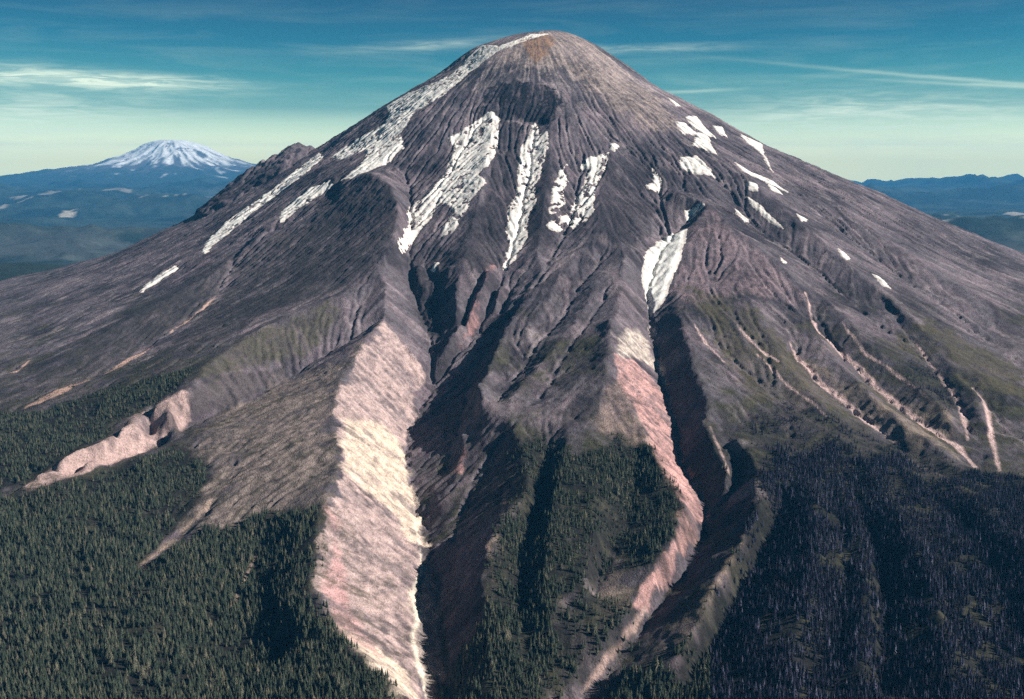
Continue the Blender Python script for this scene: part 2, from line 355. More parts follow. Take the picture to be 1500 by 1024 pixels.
tick('def erode(')
def erode(Hh, n, steps, k, seed):
    r = np.random.default_rng(seed)
    Hs = box(Hh, 2)
    gyv, gxv = np.gradient(Hs)
    px = r.uniform(0, NX - 2, n).astype(np.float32); py = r.uniform(1, NY - 3, n).astype(np.float32)
    vx = np.zeros(n, np.float32); vy = np.zeros(n, np.float32)
    idx = []; hp = np.full(n, 1e9); hf = Hs.ravel(); live = np.ones(n, bool)
    for s in range(steps):
        i = px.astype(np.int32); j = py.astype(np.int32)
        q = j * NX + i
        h = hf[q]; live &= h < hp + 0.3; hp = np.minimum(hp, h)      # a drop that starts to climb has pooled
        idx.append(q[live])
        sx = gxv.ravel()[q]; sy = gyv.ravel()[q]
        vx = 0.55 * vx - sx; vy = 0.55 * vy - sy
        m = np.sqrt(vx * vx + vy * vy) + 1e-6
        px = np.clip(px + 0.95 * vx / m, 1, NX - 3); py = np.clip(py + 0.95 * vy / m, 1, NY - 3)
    acc = np.bincount(np.concatenate(idx), minlength=NX * NY)[:NX * NY].reshape(NY, NX).astype(float)
    acc = np.minimum(box(acc, 1), 70)
    slope = np.sqrt(gxv ** 2 + gyv ** 2) / CELL
    carve = k * np.log1p(acc / 2.0) * sstep(0.12, 0.55, slope) * (0.15 + 0.85 * sstep(500, 1600, RAD)) * (1 - 0.4 * FMR)
    return Hh - carve + box(carve, 12) * 0.85, acc
tick('ACC = 0')
FMR = sstep(4300, 5200, RAD)
ACC = 0
for p in range(4):
    Hh, acc = erode(Hh, 120000, 150, (1.5, 1.5, 1.3, 1.1)[p], 20 + p)
    ACC = ACC + np.log1p(acc)
ACC = ACC / 4
HGT = Hh
def streaks(noise, n):
    """noise smeared along the fall line, so that it reads as rills and debris runs"""
    Hs = box(HGT, 3); gyv, gxv = np.gradient(Hs); m = np.sqrt(gxv ** 2 + gyv ** 2) + 1e-6
    gxv /= m; gyv /= m; JJ, II = np.meshgrid(np.arange(NY, dtype=np.float32), np.arange(NX, dtype=np.float32), indexing='ij')
    out = noise.copy(); w = 1.0
    for sg in (1, -1):
        x = II.copy(); y = JJ.copy()
        for k in range(n):
            i = np.clip(np.rint(x), 0, NX - 1).astype(np.int32); j = np.clip(np.rint(y), 0, NY - 1).astype(np.int32); q = (j * NX + i)
            x += sg * gxv.ravel()[q].astype(np.float32); y += sg * gyv.ravel()[q].astype(np.float32)
            i = np.clip(np.rint(x), 0, NX - 1).astype(np.int32); j = np.clip(np.rint(y), 0, NY - 1).astype(np.int32)
            out += noise.ravel()[j * NX + i]
    out -= out.mean(); return out / out.std()
tick('ST1 = streaks')
ST1 = streaks(rng.standard_normal((NY, NX)), 22)
ST3 = streaks(box(rng.standard_normal((NY, NX)), 22), 28)
ST2 = streaks(box(rng.standard_normal((NY, NX)), 6), 26)
HGT = HGT + (0.9 * ST1 + 3.4 * (np.minimum(np.abs(ST2), 1.8) - 0.8)) * amp * (0.25 + 0.75 * sstep(500, 1500, RAD)) * (1 - 0.6 * sstep(4200, 5000, RAD)) * np.clip(np.hypot(*np.gradient(box(HGT, 2), CELL)) * 1.6, 0.15, 1.2)
_ef = np.minimum(np.minimum(GX - X0, X1 - GX), np.minimum(GY - Y0, Y1 - GY))
DG = (HGT - HB) * sstep(0, 260, _ef)
HGT = HB + DG
def height(x, y):
    x = np.asarray(x, float); y = np.asarray(y, float)
    return base(x, y) + bilin(DG, X0, Y0, CELL, x, y)
GRY, GRX = np.gradient(box(HGT, 1), CELL)
def hit(u, v):
    d = ray(u, v); t = np.arange(1300, 9500, 3.0)
    X = d[0] * t; Y = d[1] * t; Z = CAM[2] + d[2] * t
    f = Z - height(X, Y); i = np.nonzero(f < 0)[0]
    if len(i) == 0:
        k = int(np.argmin(f)); return (X[k], Y[k])
    k = max(i[0], 1); a = f[k - 1] / (f[k - 1] - f[k]); tt = t[k - 1] + a * 3.0
    return (d[0] * tt, d[1] * tt)
def wpoly(pts): return np.array([hit(u, v) for u, v in pts])
def sdist(P, x, y):
    """signed distance (m), positive inside"""
    out = np.full(x.shape, -1e4)
    lo = P.min(0) - 120; hi = P.max(0) + 120
    m = (x > lo[0]) & (x < hi[0]) & (y > lo[1]) & (y < hi[1])
    if not m.any(): return out
    xs, ys = x[m], y[m]; d2 = np.full(xs.shape, 1e18); ins = np.zeros(xs.shape, bool)
    for a, b in zip(P, np.roll(P, -1, 0)):
        ex, ey = b - a; L = ex * ex + ey * ey + 1e-9
        t = np.clip(((xs - a[0]) * ex + (ys - a[1]) * ey) / L, 0, 1)
        d2 = np.minimum(d2, (xs - a[0] - t * ex) ** 2 + (ys - a[1] - t * ey) ** 2)
        c = (a[1] > ys) != (b[1] > ys)
        ins ^= c & (xs < (b[0] - a[0]) * (ys - a[1]) / (b[1] - a[1] + 1e-12) + a[0])
    out[m] = np.where(ins, 1, -1) * np.sqrt(d2); return out
def swide(L, x, y, w):
    """signed distance to a band of half width w (m) around a picked line"""
    P = wpoly(L); out = np.full(x.shape, -1e4)
    lo = P.min(0) - w - 120; hi = P.max(0) + w + 120
    m = (x > lo[0]) & (x < hi[0]) & (y > lo[1]) & (y < hi[1])
    if not m.any(): return out
    xs, ys = x[m], y[m]; best = np.full(xs.shape, -1e4); n = len(P) - 1
    for k, (a, b) in enumerate(zip(P[:-1], P[1:])):
        ex, ey = b - a; LL = ex * ex + ey * ey + 1e-9
        t = np.clip(((xs - a[0]) * ex + (ys - a[1]) * ey) / LL, 0, 1); fr = (k + t) / n
        ww = w * np.clip(0.1 + 2.4 * fr, 0, 1) * np.clip(0.35 + 4 * (1 - fr), 0, 1)      # both ends run out thin
        best = np.maximum(best, ww - np.hypot(xs - a[0] - t * ex, ys - a[1] - t * ey))
    out[m] = best; return out

tick('forest cover')
# ------------------------------------------------------------------ forest cover (picked on the ground, in metres)
FOREST = [
 ([(-40, 735), (40, 730), (200, 678), (262, 660), (300, 690), (285, 740), (225, 800), (190, 836), (215, 838), (300, 782), (400, 762), (462, 745), (452, 800), (444, 850), (456, 895), (484, 936), (540, 985), (566, 1004), (540, 1060), (-60, 1100)], 1.0),
 ([(-40, 600), (60, 605), (150, 570), (230, 552), (300, 530), (270, 560), (190, 606), (120, 650), (30, 712), (-40, 735)], 0.9),
 ([(0, 575), (100, 560), (220, 520), (330, 500), (320, 520), (230, 552), (60, 605), (0, 610)], 0.25),
 ([(757, 655), (790, 645), (812, 662), (836, 668), (880, 660), (905, 645), (945, 660), (962, 690), (972, 712), (990, 722), (996, 742), (984, 775), (972, 800), (955, 830), (920, 815), (900, 810), (870, 850), (820, 880), (800, 1060), (650, 1070), (665, 975), (700, 925), (728, 910), (718, 850), (716, 812), (735, 780), (768, 730)], 0.85),
 ([(860, 860), (930, 900), (905, 935), (860, 985), (820, 1050), (800, 1050), (810, 900)], 0.6),
 ([(1090, 620), (1130, 592), (1190, 600), (1250, 632), (1320, 660), (1420, 696), (1440, 720), (1300, 712), (1180, 680), (1112, 690)], 0.55),
 ([(1118, 700), (1140, 650), (1180, 684), (1215, 628), (1262, 680), (1310, 650), (1350, 706), (1430, 690), (1520, 704), (1560, 1100), (850, 1100), (900, 1000), (945, 985), (990, 985), (1030, 955), (1050, 905), (1085, 830), (1112, 770), (1122, 740), (1116, 690)], 1.0),
 ([(250, 660), (300, 612), (420, 560), (420, 600), (360, 660), (300, 690)], 0.10), ([(300, 690), (450, 640), (470, 740), (300, 780)], 0.05),
 ([(1330, 530), (1370, 545), (1395, 585), (1380, 600), (1340, 575), (1318, 545)], 0.6),
 ([(1250, 480), (1330, 520), (1420, 570), (1500, 600), (1500, 650), (1470, 600), (1400, 560), (1300, 530)], 0.16),
 ([(1035, 650), (1062, 665), (1068, 700), (1055, 735), (1035, 735), (1010, 680)], 0.35),
]
GAPS = [[(345, 690), (330, 700), (275, 755), (235, 800), (200, 832), (240, 808), (300, 765), (350, 720)]]
def forest_mask(x, y):
    m = np.zeros(x.shape); e = 42 * fbm(x / 75, y / 75, 5, 0.62, 11)
    for P, d in FOREST:
        s = sdist(wpoly(P), x, y) + e + 6
        m = np.maximum(m, d * sstep(-55, 24, s) ** 1.6)
    for g in GAPS: m *= 1 - sstep(-6, 4, sdist(wpoly(g), x, y) + e * 0.3)
    m *= 1 - sstep(-2, 3, swide([(382, 800), (366, 835), (350, 870), (344, 888)], x, y, 5) + e * 0.12)
    return m
FM = forest_mask(GX, GY)
def fm(x, y): return bilin(FM, X0, Y0, CELL, x, y)

tick('volcano mesh')
# ------------------------------------------------------------------ volcano mesh
def spaced(knots):
    out = [knots[0][0]]
    for (a, da), (b, db) in zip(knots[:-1], knots[1:]):
        n = max(1, int(round((b - a) / (0.5 * (da + db))))); t = np.linspace(0, 1, n + 1)[1:]
        s = (da * t + 0.5 * (db - da) * t * t) / (0.5 * (da + db)); out += list(a + (b - a) * s)
    return np.array(out)
MX = spaced([(-5200, 34), (-3000, 13), (-1400, 6.5), (-600, 5), (700, 5), (1400, 6.5), (3000, 13), (5200, 34)])
MY = spaced([(600, 30), (1750, 5), (3300, 5.2), (5200, 8), (7300, 9.5), (7700, 30), (9400, 60)])
VX, VY = np.meshgrid(MX, MY)
VZ = height(VX, VY)
VR = np.hypot(VX - XA, VY - YA)
rock = 1 - 0.8 * fm(VX, VY)
VZ = VZ + rock * (0.35 + sstep(0.5, 0.95, np.hypot(bilin(GRX, X0, Y0, CELL, VX, VY), bilin(GRY, X0, Y0, CELL, VX, VY)))) * (2.6 * fbm(VX / 14, VY / 14, 2, 0.6, 6) + 4.0 * ridged(VX / 45, VY / 45, 4, 0.55, 9)) * sstep(100, 500, VR)
VZ -= 160 * (sstep(4300, 5200, np.abs(VX)) + sstep(8700, 9400, VY) + (1 - sstep(600, 1100, VY)))

def lin(r, g, b): return np.array([((c / 255 + 0.055) / 1.055) ** 2.4 if c > 10 else c / 255 / 12.92 for c in (r, g, b)])
def mixc(col, c, m): return col + (c - col) * m[..., None]
def paint():
    sx = bilin(GRX, X0, Y0, CELL, VX, VY); sy = bilin(GRY, X0, Y0, CELL, VX, VY); sl = np.hypot(sx, sy)
    th = np.arctan2(VX - XA, VY - YA)
    n1 = fbm(VX / 260, VY / 260, 4, 0.55, 21); n2 = fbm(VX / 60, VY / 60, 4, 0.6, 22); n3 = fbm(VX / 18, VY / 18, 3, 0.6, 23)
    st = 0.23 * bilin(ST1, X0, Y0, CELL, VX, VY); st2 = 0.2 * bilin(ST2, X0, Y0, CELL, VX, VY)
    a = bilin(ACC, X0, Y0, CELL, VX, VY)
    rill = sstep(0.8, 2.6, a)
    col = np.broadcast_to(ASH, VX.shape + (3,)).copy()
    col = mixc(col, ASH_DARK, np.clip(0.45 + 1.3 * n1 + 1.0 * st2 + 0.6 * n2, 0, 1))
    col = mixc(col, ASH_PINK, np.clip(0.15 + 1.6 * st2 - 0.9 * n1, 0, 1) * 0.7)
    col = mixc(col, ASH_LIGHT, np.clip(st * 1.2 + st2 * 1.2 - 0.05 + 0.4 * n2, 0, 1) * 0.65)
    col = mixc(col, ASH_LIGHT, rill * 0.28 * np.clip(0.6 + 2 * n2, 0, 1))
    st3 = bilin(ST3, X0, Y0, CELL, VX, VY)
    col = mixc(col, ASH_DARK * 0.85, np.clip(st3 * 0.9 - 0.35 + n2, 0, 1) * 0.65 * sstep(500, 1200, VR))
    # steep bare rock is darker
    col = mixc(col, ROCK, sstep(0.75, 1.15, sl) * np.clip(0.7 + n2 * 1.5, 0, 1) * 0.55)
    # thin alpine scrub on the lower slopes
    veg = sstep(3100, 4400, VR + 900 * n1 + 260 * n2) * (1 - sstep(0.55, 0.85, sl)) * (1 - rill * 0.55)
    col = mixc(col, SCRUB, np.clip(veg * (0.62 + 1.3 * n2), 0, 1))
    # pale debris runs fanning from the summit
    top = (1 - sstep(500, 1500, VR)) * np.clip(st * 2.2 + st2 * 1.2, 0, 1)
    col = mixc(col, lin(186, 172, 166), top * 0.75)
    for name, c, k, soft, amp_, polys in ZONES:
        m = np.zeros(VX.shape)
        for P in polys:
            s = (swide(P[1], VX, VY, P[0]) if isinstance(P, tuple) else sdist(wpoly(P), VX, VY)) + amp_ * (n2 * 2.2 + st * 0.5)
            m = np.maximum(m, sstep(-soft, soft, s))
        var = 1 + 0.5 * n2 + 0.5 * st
        thin_band = name in ('sunlit gully strips', 'orange gully', 'stream', 'stream bed')
        col = mixc(col, c, np.clip(m * k * np.clip(1.0 + 0.5 * st if thin_band else 0.78 + 1.3 * st + 0.6 * n3 + 0.6 * st2, 0.7 if thin_band else 0.25, 1.25), 0, 1))
    f_ = np.clip(fm(VX, VY) * 1.3, 0, 1)
    col = mixc(col, FLOOR, f_ * 0.9); col = mixc(col, SCRUB, f_ * np.clip(n3 * 1.6 + n2 * 1.2, 0, 1) * 0.55)
    col *= (1 + 0.28 * n3 + 0.22 * n2)[..., None]
    return np.clip(col, 0.01, 0.9)
ASH = lin(105, 98, 104); ASH_DARK = lin(57, 53, 59); ASH_PINK = lin(128, 112, 118); ASH_LIGHT = lin(164, 152, 154); ROCK = lin(50, 47, 50)
SCRUB = lin(72, 70, 57); FLOOR = lin(33, 35, 31)
# (what, colour, strength, soft edge m, edge roughness m, outlines)
ZONES = [
 ('brown shoulder', lin(146, 131, 124), 0.95, 40, 30, [[(500, 530), (560, 470), (490, 560), (484, 640), (492, 700), (470, 740), (400, 752), (300, 780), (250, 800), (310, 700), (280, 660), (300, 620), (420, 555)]]),
 ('purple scree', lin(140, 121, 125), 0.7, 30, 30, [[(1020, 305), (1060, 325), (1130, 390), (1170, 440), (1080, 430), (1000, 450), (992, 420), (1010, 360)]]),
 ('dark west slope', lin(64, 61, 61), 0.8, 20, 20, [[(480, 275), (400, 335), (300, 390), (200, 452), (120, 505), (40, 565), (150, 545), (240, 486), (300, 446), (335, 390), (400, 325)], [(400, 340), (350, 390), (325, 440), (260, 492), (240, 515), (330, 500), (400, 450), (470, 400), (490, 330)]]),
 ('olive shoulder', lin(80, 75, 59), 0.75, 40, 40, [[(1010, 420), (1080, 440), (1170, 520), (1260, 600), (1180, 600), (1100, 580), (1050, 500)], [(1200, 490), (1300, 570), (1420, 650), (1360, 640), (1240, 540)], [(1360, 470), (1500, 540), (1500, 590), (1420, 560), (1300, 500)]]),
 ('rocky bench', lin(88, 84, 72), 0.8, 20, 20, [[(290, 545), (330, 510), (400, 478), (480, 440), (500, 460), (450, 520), (400, 535), (320, 550)]]),
 ('summit ash', lin(176, 158, 148), 0.5, 40, 30, [[(735, 70), (790, 48), (840, 50), (880, 75), (960, 140), (1000, 190), (940, 190), (880, 140), (830, 100), (760, 100), (715, 90)]]),
 ('rust streak', lin(150, 110, 78), 0.65, 18, 14, [[(768, 62), (795, 50), (815, 55), (800, 85), (785, 90), (770, 80)]]),
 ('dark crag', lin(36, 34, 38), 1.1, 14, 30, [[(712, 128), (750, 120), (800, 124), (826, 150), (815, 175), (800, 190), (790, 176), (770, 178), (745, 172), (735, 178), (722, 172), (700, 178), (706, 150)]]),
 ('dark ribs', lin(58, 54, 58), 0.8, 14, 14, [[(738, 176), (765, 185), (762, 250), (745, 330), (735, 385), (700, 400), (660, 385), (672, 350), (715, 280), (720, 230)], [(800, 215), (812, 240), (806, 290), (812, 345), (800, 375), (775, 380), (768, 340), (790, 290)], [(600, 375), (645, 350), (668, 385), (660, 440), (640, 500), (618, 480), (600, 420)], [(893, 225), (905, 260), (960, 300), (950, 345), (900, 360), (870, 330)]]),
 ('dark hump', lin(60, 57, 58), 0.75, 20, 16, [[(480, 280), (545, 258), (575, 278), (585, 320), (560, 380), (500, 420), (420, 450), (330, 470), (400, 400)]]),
 ('pink bands', lin(176, 134, 132), 0.6, 8, 12, [(9, [(728, 380), (712, 405), (700, 425), (692, 450), (684, 480)]), (7, [(702, 440), (700, 470), (676, 505)]), [(665, 690), (678, 655), (690, 660), (676, 695)]]),
 ('gorge wall', lin(186, 163, 158), 0.9, 2.5, 14, [[(562, 470), (604, 520), (625, 556), (608, 600), (588, 660), (599, 705), (608, 750), (618, 790), (622, 830), (608, 880), (616, 930), (624, 1030), (590, 1020), (545, 980), (488, 928), (468, 888), (462, 830), (474, 780), (500, 700), (490, 600), (505, 552)]]),
 ('cream bed', lin(218, 200, 180), 0.9, 12, 12, [[(506, 612), (560, 620), (585, 650), (594, 670), (602, 709), (618, 790), (600, 800), (585, 760), (540, 720), (505, 690), (500, 650)], [(486, 912), (530, 935), (600, 985), (615, 1030), (580, 1030), (540, 985)], (9, [(618, 790), (625, 815), (624, 850), (608, 870), (614, 905), (610, 940), (620, 975), (632, 1024)])]),
 ('gorge floor', lin(150, 138, 134), 0.8, 5, 4, [[(618, 830), (632, 838), (640, 890), (645, 960), (655, 1030), (618, 1030), (612, 960), (604, 890)]]),
 ('stream', lin(226, 214, 196), 0.95, 3, 2, [(6, [(606, 760), (614, 795), (618, 830), (605, 870), (613, 905), (604, 935), (611, 965), (620, 1000), (626, 1030)])]),
 ('pink lower wall', lin(196, 152, 150), 0.7, 10, 10, [[(478, 742), (492, 770), (482, 830), (475, 880), (500, 930), (560, 965), (520, 900), (500, 820)]]),
 ('second gorge wall', lin(198, 156, 150), 0.95, 4, 10, [[(898, 520), (930, 530), (965, 565), (985, 610), (998, 670), (1018, 716), (1032, 748), (1022, 786), (1000, 828), (965, 866), (946, 892), (925, 890), (942, 850), (970, 815), (990, 775), (1000, 740), (985, 712), (972, 700), (962, 670), (945, 630), (920, 580), (902, 548)]]),
 ('pale scree', lin(206, 192, 180), 0.85, 10, 10, [[(912, 486), (935, 482), (950, 500), (958, 540), (930, 525), (905, 520)], (5, [(955, 480), (962, 530), (975, 565)])]),
 ('grey fan', lin(150, 130, 122), 0.7, 14, 12, [[(885, 570), (905, 560), (935, 610), (955, 650), (930, 655), (895, 640), (876, 630)]]),
 ('stream bed', lin(206, 176, 166), 0.9, 4, 3, [(5, [(946, 892), (930, 920), (905, 950), (880, 980), (850, 1014)])]),
 ('sunlit gully strips', lin(204, 176, 171), 1.1, 4, 3, [(13, [(1180, 430), (1194, 478), (1240, 524), (1288, 572), (1340, 612), (1400, 652), (1428, 684)]), (13, [(1156, 500), (1170, 528), (1200, 560), (1256, 606), (1312, 650)]), (9, [(1340, 500), (1372, 545), (1396, 578), (1408, 600), (1418, 645)]), (7, [(1425, 570), (1446, 600), (1452, 640), (1464, 690)]), (5, [(1230, 470), (1270, 520), (1330, 560), (1366, 590)]), (5, [(1110, 520), (1160, 570), (1210, 610)]), (5, [(1015, 470), (1035, 505), (1060, 530)]), (5, [(1040, 625), (1055, 660), (1066, 690)]), (5, [(1075, 470), (1100, 500), (1140, 530)])]),  # pale pink strips put the sunlight on the gully walls into the colour
 ('cliff face', lin(182, 156, 150), 0.95, 4, 2.5, [[(276, 576), (280, 618), (240, 648), (200, 666), (110, 698), (36, 728), (40, 708), (108, 664), (156, 642), (170, 634), (196, 608), (214, 604), (240, 584)]]),
 ('cliff shade', lin(92, 84, 85), 0.8, 6, 6, [[(282, 572), (330, 548), (420, 535), (420, 552), (345, 594), (280, 614)]]),  # shade on this part of the cliff, painted in as a darker grey
 ('orange gully', lin(208, 172, 156), 0.95, 3, 3, [(20, [(224, 507), (190, 528), (156, 547)]), (20, [(140, 553), (100, 570), (40, 597)]), (5, [(320, 432), (300, 452), (250, 488)]), (5, [(8, 548), (24, 545), (42, 528)])]),
 ('bare strips', lin(168, 146, 132), 0.85, 6, 5, [(7, [(345, 700), (290, 755), (245, 798), (205, 830)]), (6, [(382, 802), (366, 835), (350, 870), (345, 886)]), (6, [(738, 722), (735, 770), (716, 800), (722, 850)]), (10, [(1495, 965), (1500, 1000), (1520, 1040)]), (7, [(1108, 740), (1085, 795), (1055, 845), (1040, 880)])]),
 ('grey slopes', lin(136, 122, 112), 0.7, 12, 8, [[(905, 830), (930, 870), (900, 910), (872, 900), (880, 850)], [(1040, 870), (1035, 930), (990, 960), (960, 950), (1000, 900)], [(1180, 530), (1270, 572), (1340, 620), (1420, 682), (1330, 656), (1260, 605)], [(1300, 590), (1390, 600), (1400, 650), (1350, 618)]]),
]

def sheet(name, X, Y, Z, mat, col=None):
    ny, nx = X.shape
    v = np.stack([X, Y, Z], -1).reshape(-1, 3).astype(np.float32)
    me = bpy.data.meshes.new(name)
    j, i = np.meshgrid(np.arange(ny - 1), np.arange(nx - 1), indexing='ij')
    q = (j * nx + i).ravel(); f = np.stack([q, q + 1, q + nx + 1, q + nx], 1).astype(np.int32)
    build(me, v, f, mat)
    if col is not None: vcol(me, col.reshape(-1, 3))
    o = bpy.data.objects.new(name, me); C.objects.link(o); return o
def build(me, v, f, mat, smooth=True):
    n = f.shape[1]
    me.vertices.add(len(v)); me.vertices.foreach_set('co', np.ascontiguousarray(v, np.float32).ravel())
    me.loops.add(f.size); me.loops.foreach_set('vertex_index', np.ascontiguousarray(f, np.int32).ravel())
    me.polygons.add(len(f)); me.polygons.foreach_set('loop_start', np.arange(0, f.size, n, dtype=np.int32))
    me.polygons.foreach_set('use_smooth', np.full(len(f), smooth))
    me.update(calc_edges=True); me.materials.append(mat)
def vcol(me, c, name='tone'):
    at = me.attributes.new(name, 'FLOAT_COLOR', 'POINT')
    at.data.foreach_set('color', np.concatenate([c, np.ones((len(c), 1))], 1).astype(np.float32).ravel())

def mat_ground(name, scale1=0.05, scale2=0.22, bump=1.0, dist=2.5, vary=0.5):
    m = bpy.data.materials.new(name); m.use_nodes = True; t = NT(m.node_tree)
    out = t.n('ShaderNodeOutputMaterial'); b = t.n('ShaderNodeBsdfPrincipled'); t.t.links.new(b.outputs[0], out.inputs[0])
    at = t.n('ShaderNodeAttribute', attribute_name='tone'); pos = t.n('ShaderNodeNewGeometry').outputs['Position']
    n1 = t.noise(pos, scale1, 5, 0.65); n2 = t.noise(pos, scale2, 4, 0.7)
    k = t.math('ADD', t.math('MULTIPLY', t.math('SUBTRACT', n1, 0.5), 1.7 * vary), t.math('MULTIPLY', t.math('SUBTRACT', n2, 0.5), 2.6 * vary))
    k = t.math('MAXIMUM', t.math('ADD', k, 1.0), 0.25)
    cc = t.n('ShaderNodeCombineXYZ')
    for i in range(3): t.put(cc.inputs[i], k)
    t.put(b.inputs['Base Color'], t.mix(1.0, at.outputs['Color'], cc.outputs[0], 'MULTIPLY'))
    b.inputs['Roughness'].default_value = 0.95; b.inputs['Specular IOR Level'].default_value = 0.1
    bp = t.n('ShaderNodeBump'); bp.inputs['Strength'].default_value = bump; bp.inputs['Distance'].default_value = dist
    t.put(bp.inputs['Height'], t.math('ADD', t.math('MULTIPLY', n1, 2.0), n2)); t.put(b.inputs['Normal'], bp.outputs[0])
    return m
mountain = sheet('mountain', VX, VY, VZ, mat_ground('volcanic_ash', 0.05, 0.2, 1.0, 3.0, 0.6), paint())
mountain['kind'] = 'structure'; mountain['label'] = 'tall grey volcanic cone with snow streaks and deep gorges'

tick('snow and ice')
# ------------------------------------------------------------------ snow and ice, each field its own thing
def mat_snow():
    m = bpy.data.materials.new('snow'); m.use_nodes = True; t = NT(m.node_tree)
    out = t.n('ShaderNodeOutputMaterial'); b = t.n('ShaderNodeBsdfPrincipled'); t.t.links.new(b.outputs[0], out.inputs[0])
    pos = t.n('ShaderNodeNewGeometry').outputs['Position']
    at = t.n('ShaderNodeAttribute', attribute_name='tone')
    n1 = t.noise(pos, 0.03, 5, 0.65); n2 = t.noise(pos, 0.14, 4, 0.7)
    d = t.math('MULTIPLY', t.math('SUBTRACT', t.math('ADD', n1, t.math('MULTIPLY', n2, 0.6)), 0.95, clamp=True), 3.0, clamp=True)
    t.put(b.inputs['Base Color'], t.mix(d, at.outputs['Color'], (0.42, 0.36, 0.32, 1)))
    b.inputs['Roughness'].default_value = 0.7; b.inputs['Specular IOR Level'].default_value = 0.25
    bp = t.n('ShaderNodeBump'); bp.inputs['Strength'].default_value = 0.8; bp.inputs['Distance'].default_value = 2.0
    t.put(bp.inputs['Height'], t.math('ADD', n1, n2)); t.put(b.inputs['Normal'], bp.outputs[0])
    return m
SNOW_M = mat_snow()
def mesh_height(x, y):
    """height of the volcano mesh itself at x, y"""
    i = np.clip(np.searchsorted(MX, x) - 1, 0, len(MX) - 2); j = np.clip(np.searchsorted(MY, y) - 1, 0, len(MY) - 2)
    a = (x - MX[i]) / (MX[i + 1] - MX[i]); b = (y - MY[j]) / (MY[j + 1] - MY[j])
    return (VZ[j, i] * (1 - a) + VZ[j, i + 1] * a) * (1 - b) + (VZ[j + 1, i] * (1 - a) + VZ[j + 1, i + 1] * a) * b
def snow(name, label, cat, polys, holes=(), thick=6.0, rough=5.0, dirt=0.0, crev=0.0, broken=0.35, group=None):
    P = [wpoly(p) for p in polys]; Hq = [wpoly(p) for p in holes]
    A = np.concatenate(P); lo = A.min(0) - 25; hi = A.max(0) + 25
    c = 4.0
    xs = np.arange(lo[0], hi[0] + c, c); ys = np.arange(lo[1], hi[1] + c, c)
    X, Y = np.meshgrid(xs, ys)
    s = np.full(X.shape, -1e4)
    for p in P: s = np.maximum(s, sdist(p, X, Y))
    for p in Hq: s = np.minimum(s, -sdist(p, X, Y))
    n = fbm(X / 40, Y / 40, 4, 0.6, 31); nf = fbm(X / 14, Y / 14, 3, 0.6, 32)
    th = np.arctan2(X - XA, Y - YA); R = np.hypot(X - XA, Y - YA)
    s = s + rough * (n * 2.0 + nf * 1.0) + rough * 0.8 * fbm(th * 300, R / 120, 3, 0.6, 33)
    s = s + rough * 0.5 * bilin(ST1, X0, Y0, CELL, X, Y)
    if broken: s = np.minimum(s, 9 - broken * np.clip(fbm(X / 30, Y / 30, 4, 0.65, 36) + 0.16 * bilin(ST2, X0, Y0, CELL, X, Y) - 0.12, 0, 1) * 90)
    lift = np.clip(s * 0.35, -3.0, thick) + 0.6 * nf
    if crev:
        band = ridged(th * 14 + 0.6 * n, R / 42 + 1.2 * n, 3, 0.6, 34)
        lift -= crev * sstep(0.18, 0.42, band) * sstep(0, 14, s)
    Z = mesh_height(X, Y) * 0.5 + box(mesh_height(X, Y), 8) * 0.5 + 1.5 + lift
    keep = s > -9
    kq = keep[:-1, :-1] & keep[1:, :-1] & keep[:-1, 1:] & keep[1:, 1:]
    if not kq.any(): print('EMPTY SNOW', label); return
    ny, nx = X.shape; j, i = np.nonzero(kq); q = j * nx + i
    f = np.stack([q, q + 1, q + nx + 1, q + nx], 1)
    used, inv = np.unique(f, return_inverse=True); f = inv.reshape(f.shape)
    v = np.stack([X.ravel()[used], Y.ravel()[used], Z.ravel()[used]], 1)
    ctr = v.mean(0); ctr[2] = v[:, 2].min()
    me = bpy.data.meshes.new(name); build(me, v - ctr, f, SNOW_M)
    dm = np.clip(dirt * (0.5 + 1.6 * n), 0, 1).ravel()[used][:, None]
    dm = np.maximum(dm, 0.6 * (1 - sstep(0, 11, s.ravel()[used])[:, None]))
    vcol(me, SNOW_C * (1 - dm) + DIRTY * dm)
    o = bpy.data.objects.new(name, me); C.objects.link(o); o.location = ctr
    o['label'] = label; o['category'] = cat
    if group: o['group'] = group
    return o
SNOW_C = np.array([0.92, 0.90, 0.84]); DIRTY = lin(196, 178, 168)
def z2(pts): return [(500 + x / 2.994, y / 2.994) for x, y in pts]      # picked on an enlarged view
def z3(pts): return [(1000 + x / 2.994, y / 2.994) for x, y in pts]
def strip(pts, w):
    a = np.array(pts, float); d = np.gradient(a, axis=0); d /= np.hypot(*d.T)[:, None]; nn = np.stack([-d[:, 1], d[:, 0]], 1)
    w = np.array(w, float)[:, None] if np.ndim(w) else w
    return [tuple(p) for p in a + nn * w] + [tuple(p) for p in (a - nn * w)[::-1]]
SN = 'snow patches on the bare upper slopes'
snow('glacier', 'long white glacier running down the skyline from the summit dome', 'glacier',
     [z2([(905, 150), (830, 152), (745, 185), (690, 205), (615, 203), (570, 240), (515, 295), (480, 330), (400, 368), (290, 412), (195, 470), (212, 500), (190, 545), (110, 590), (0, 655), (-40, 690), (0, 700), (108, 655), (112, 685), (70, 740), (0, 790), (60, 775), (190, 725), (268, 650), (263, 580), (320, 490), (430, 430), (500, 370), (560, 320), (620, 275), (690, 222), (740, 205), (850, 165)])], thick=8, crev=2.5)
snow('snow_streak', 'long straight snow streak below the crag on the west skyline', 'snow streak', [strip([(470, 228), (433, 258), (400, 283), (362, 310), (335, 332), (312, 352), (298, 370)], [5, 6, 5, 6, 7, 6, 3])], group='snow streaks')
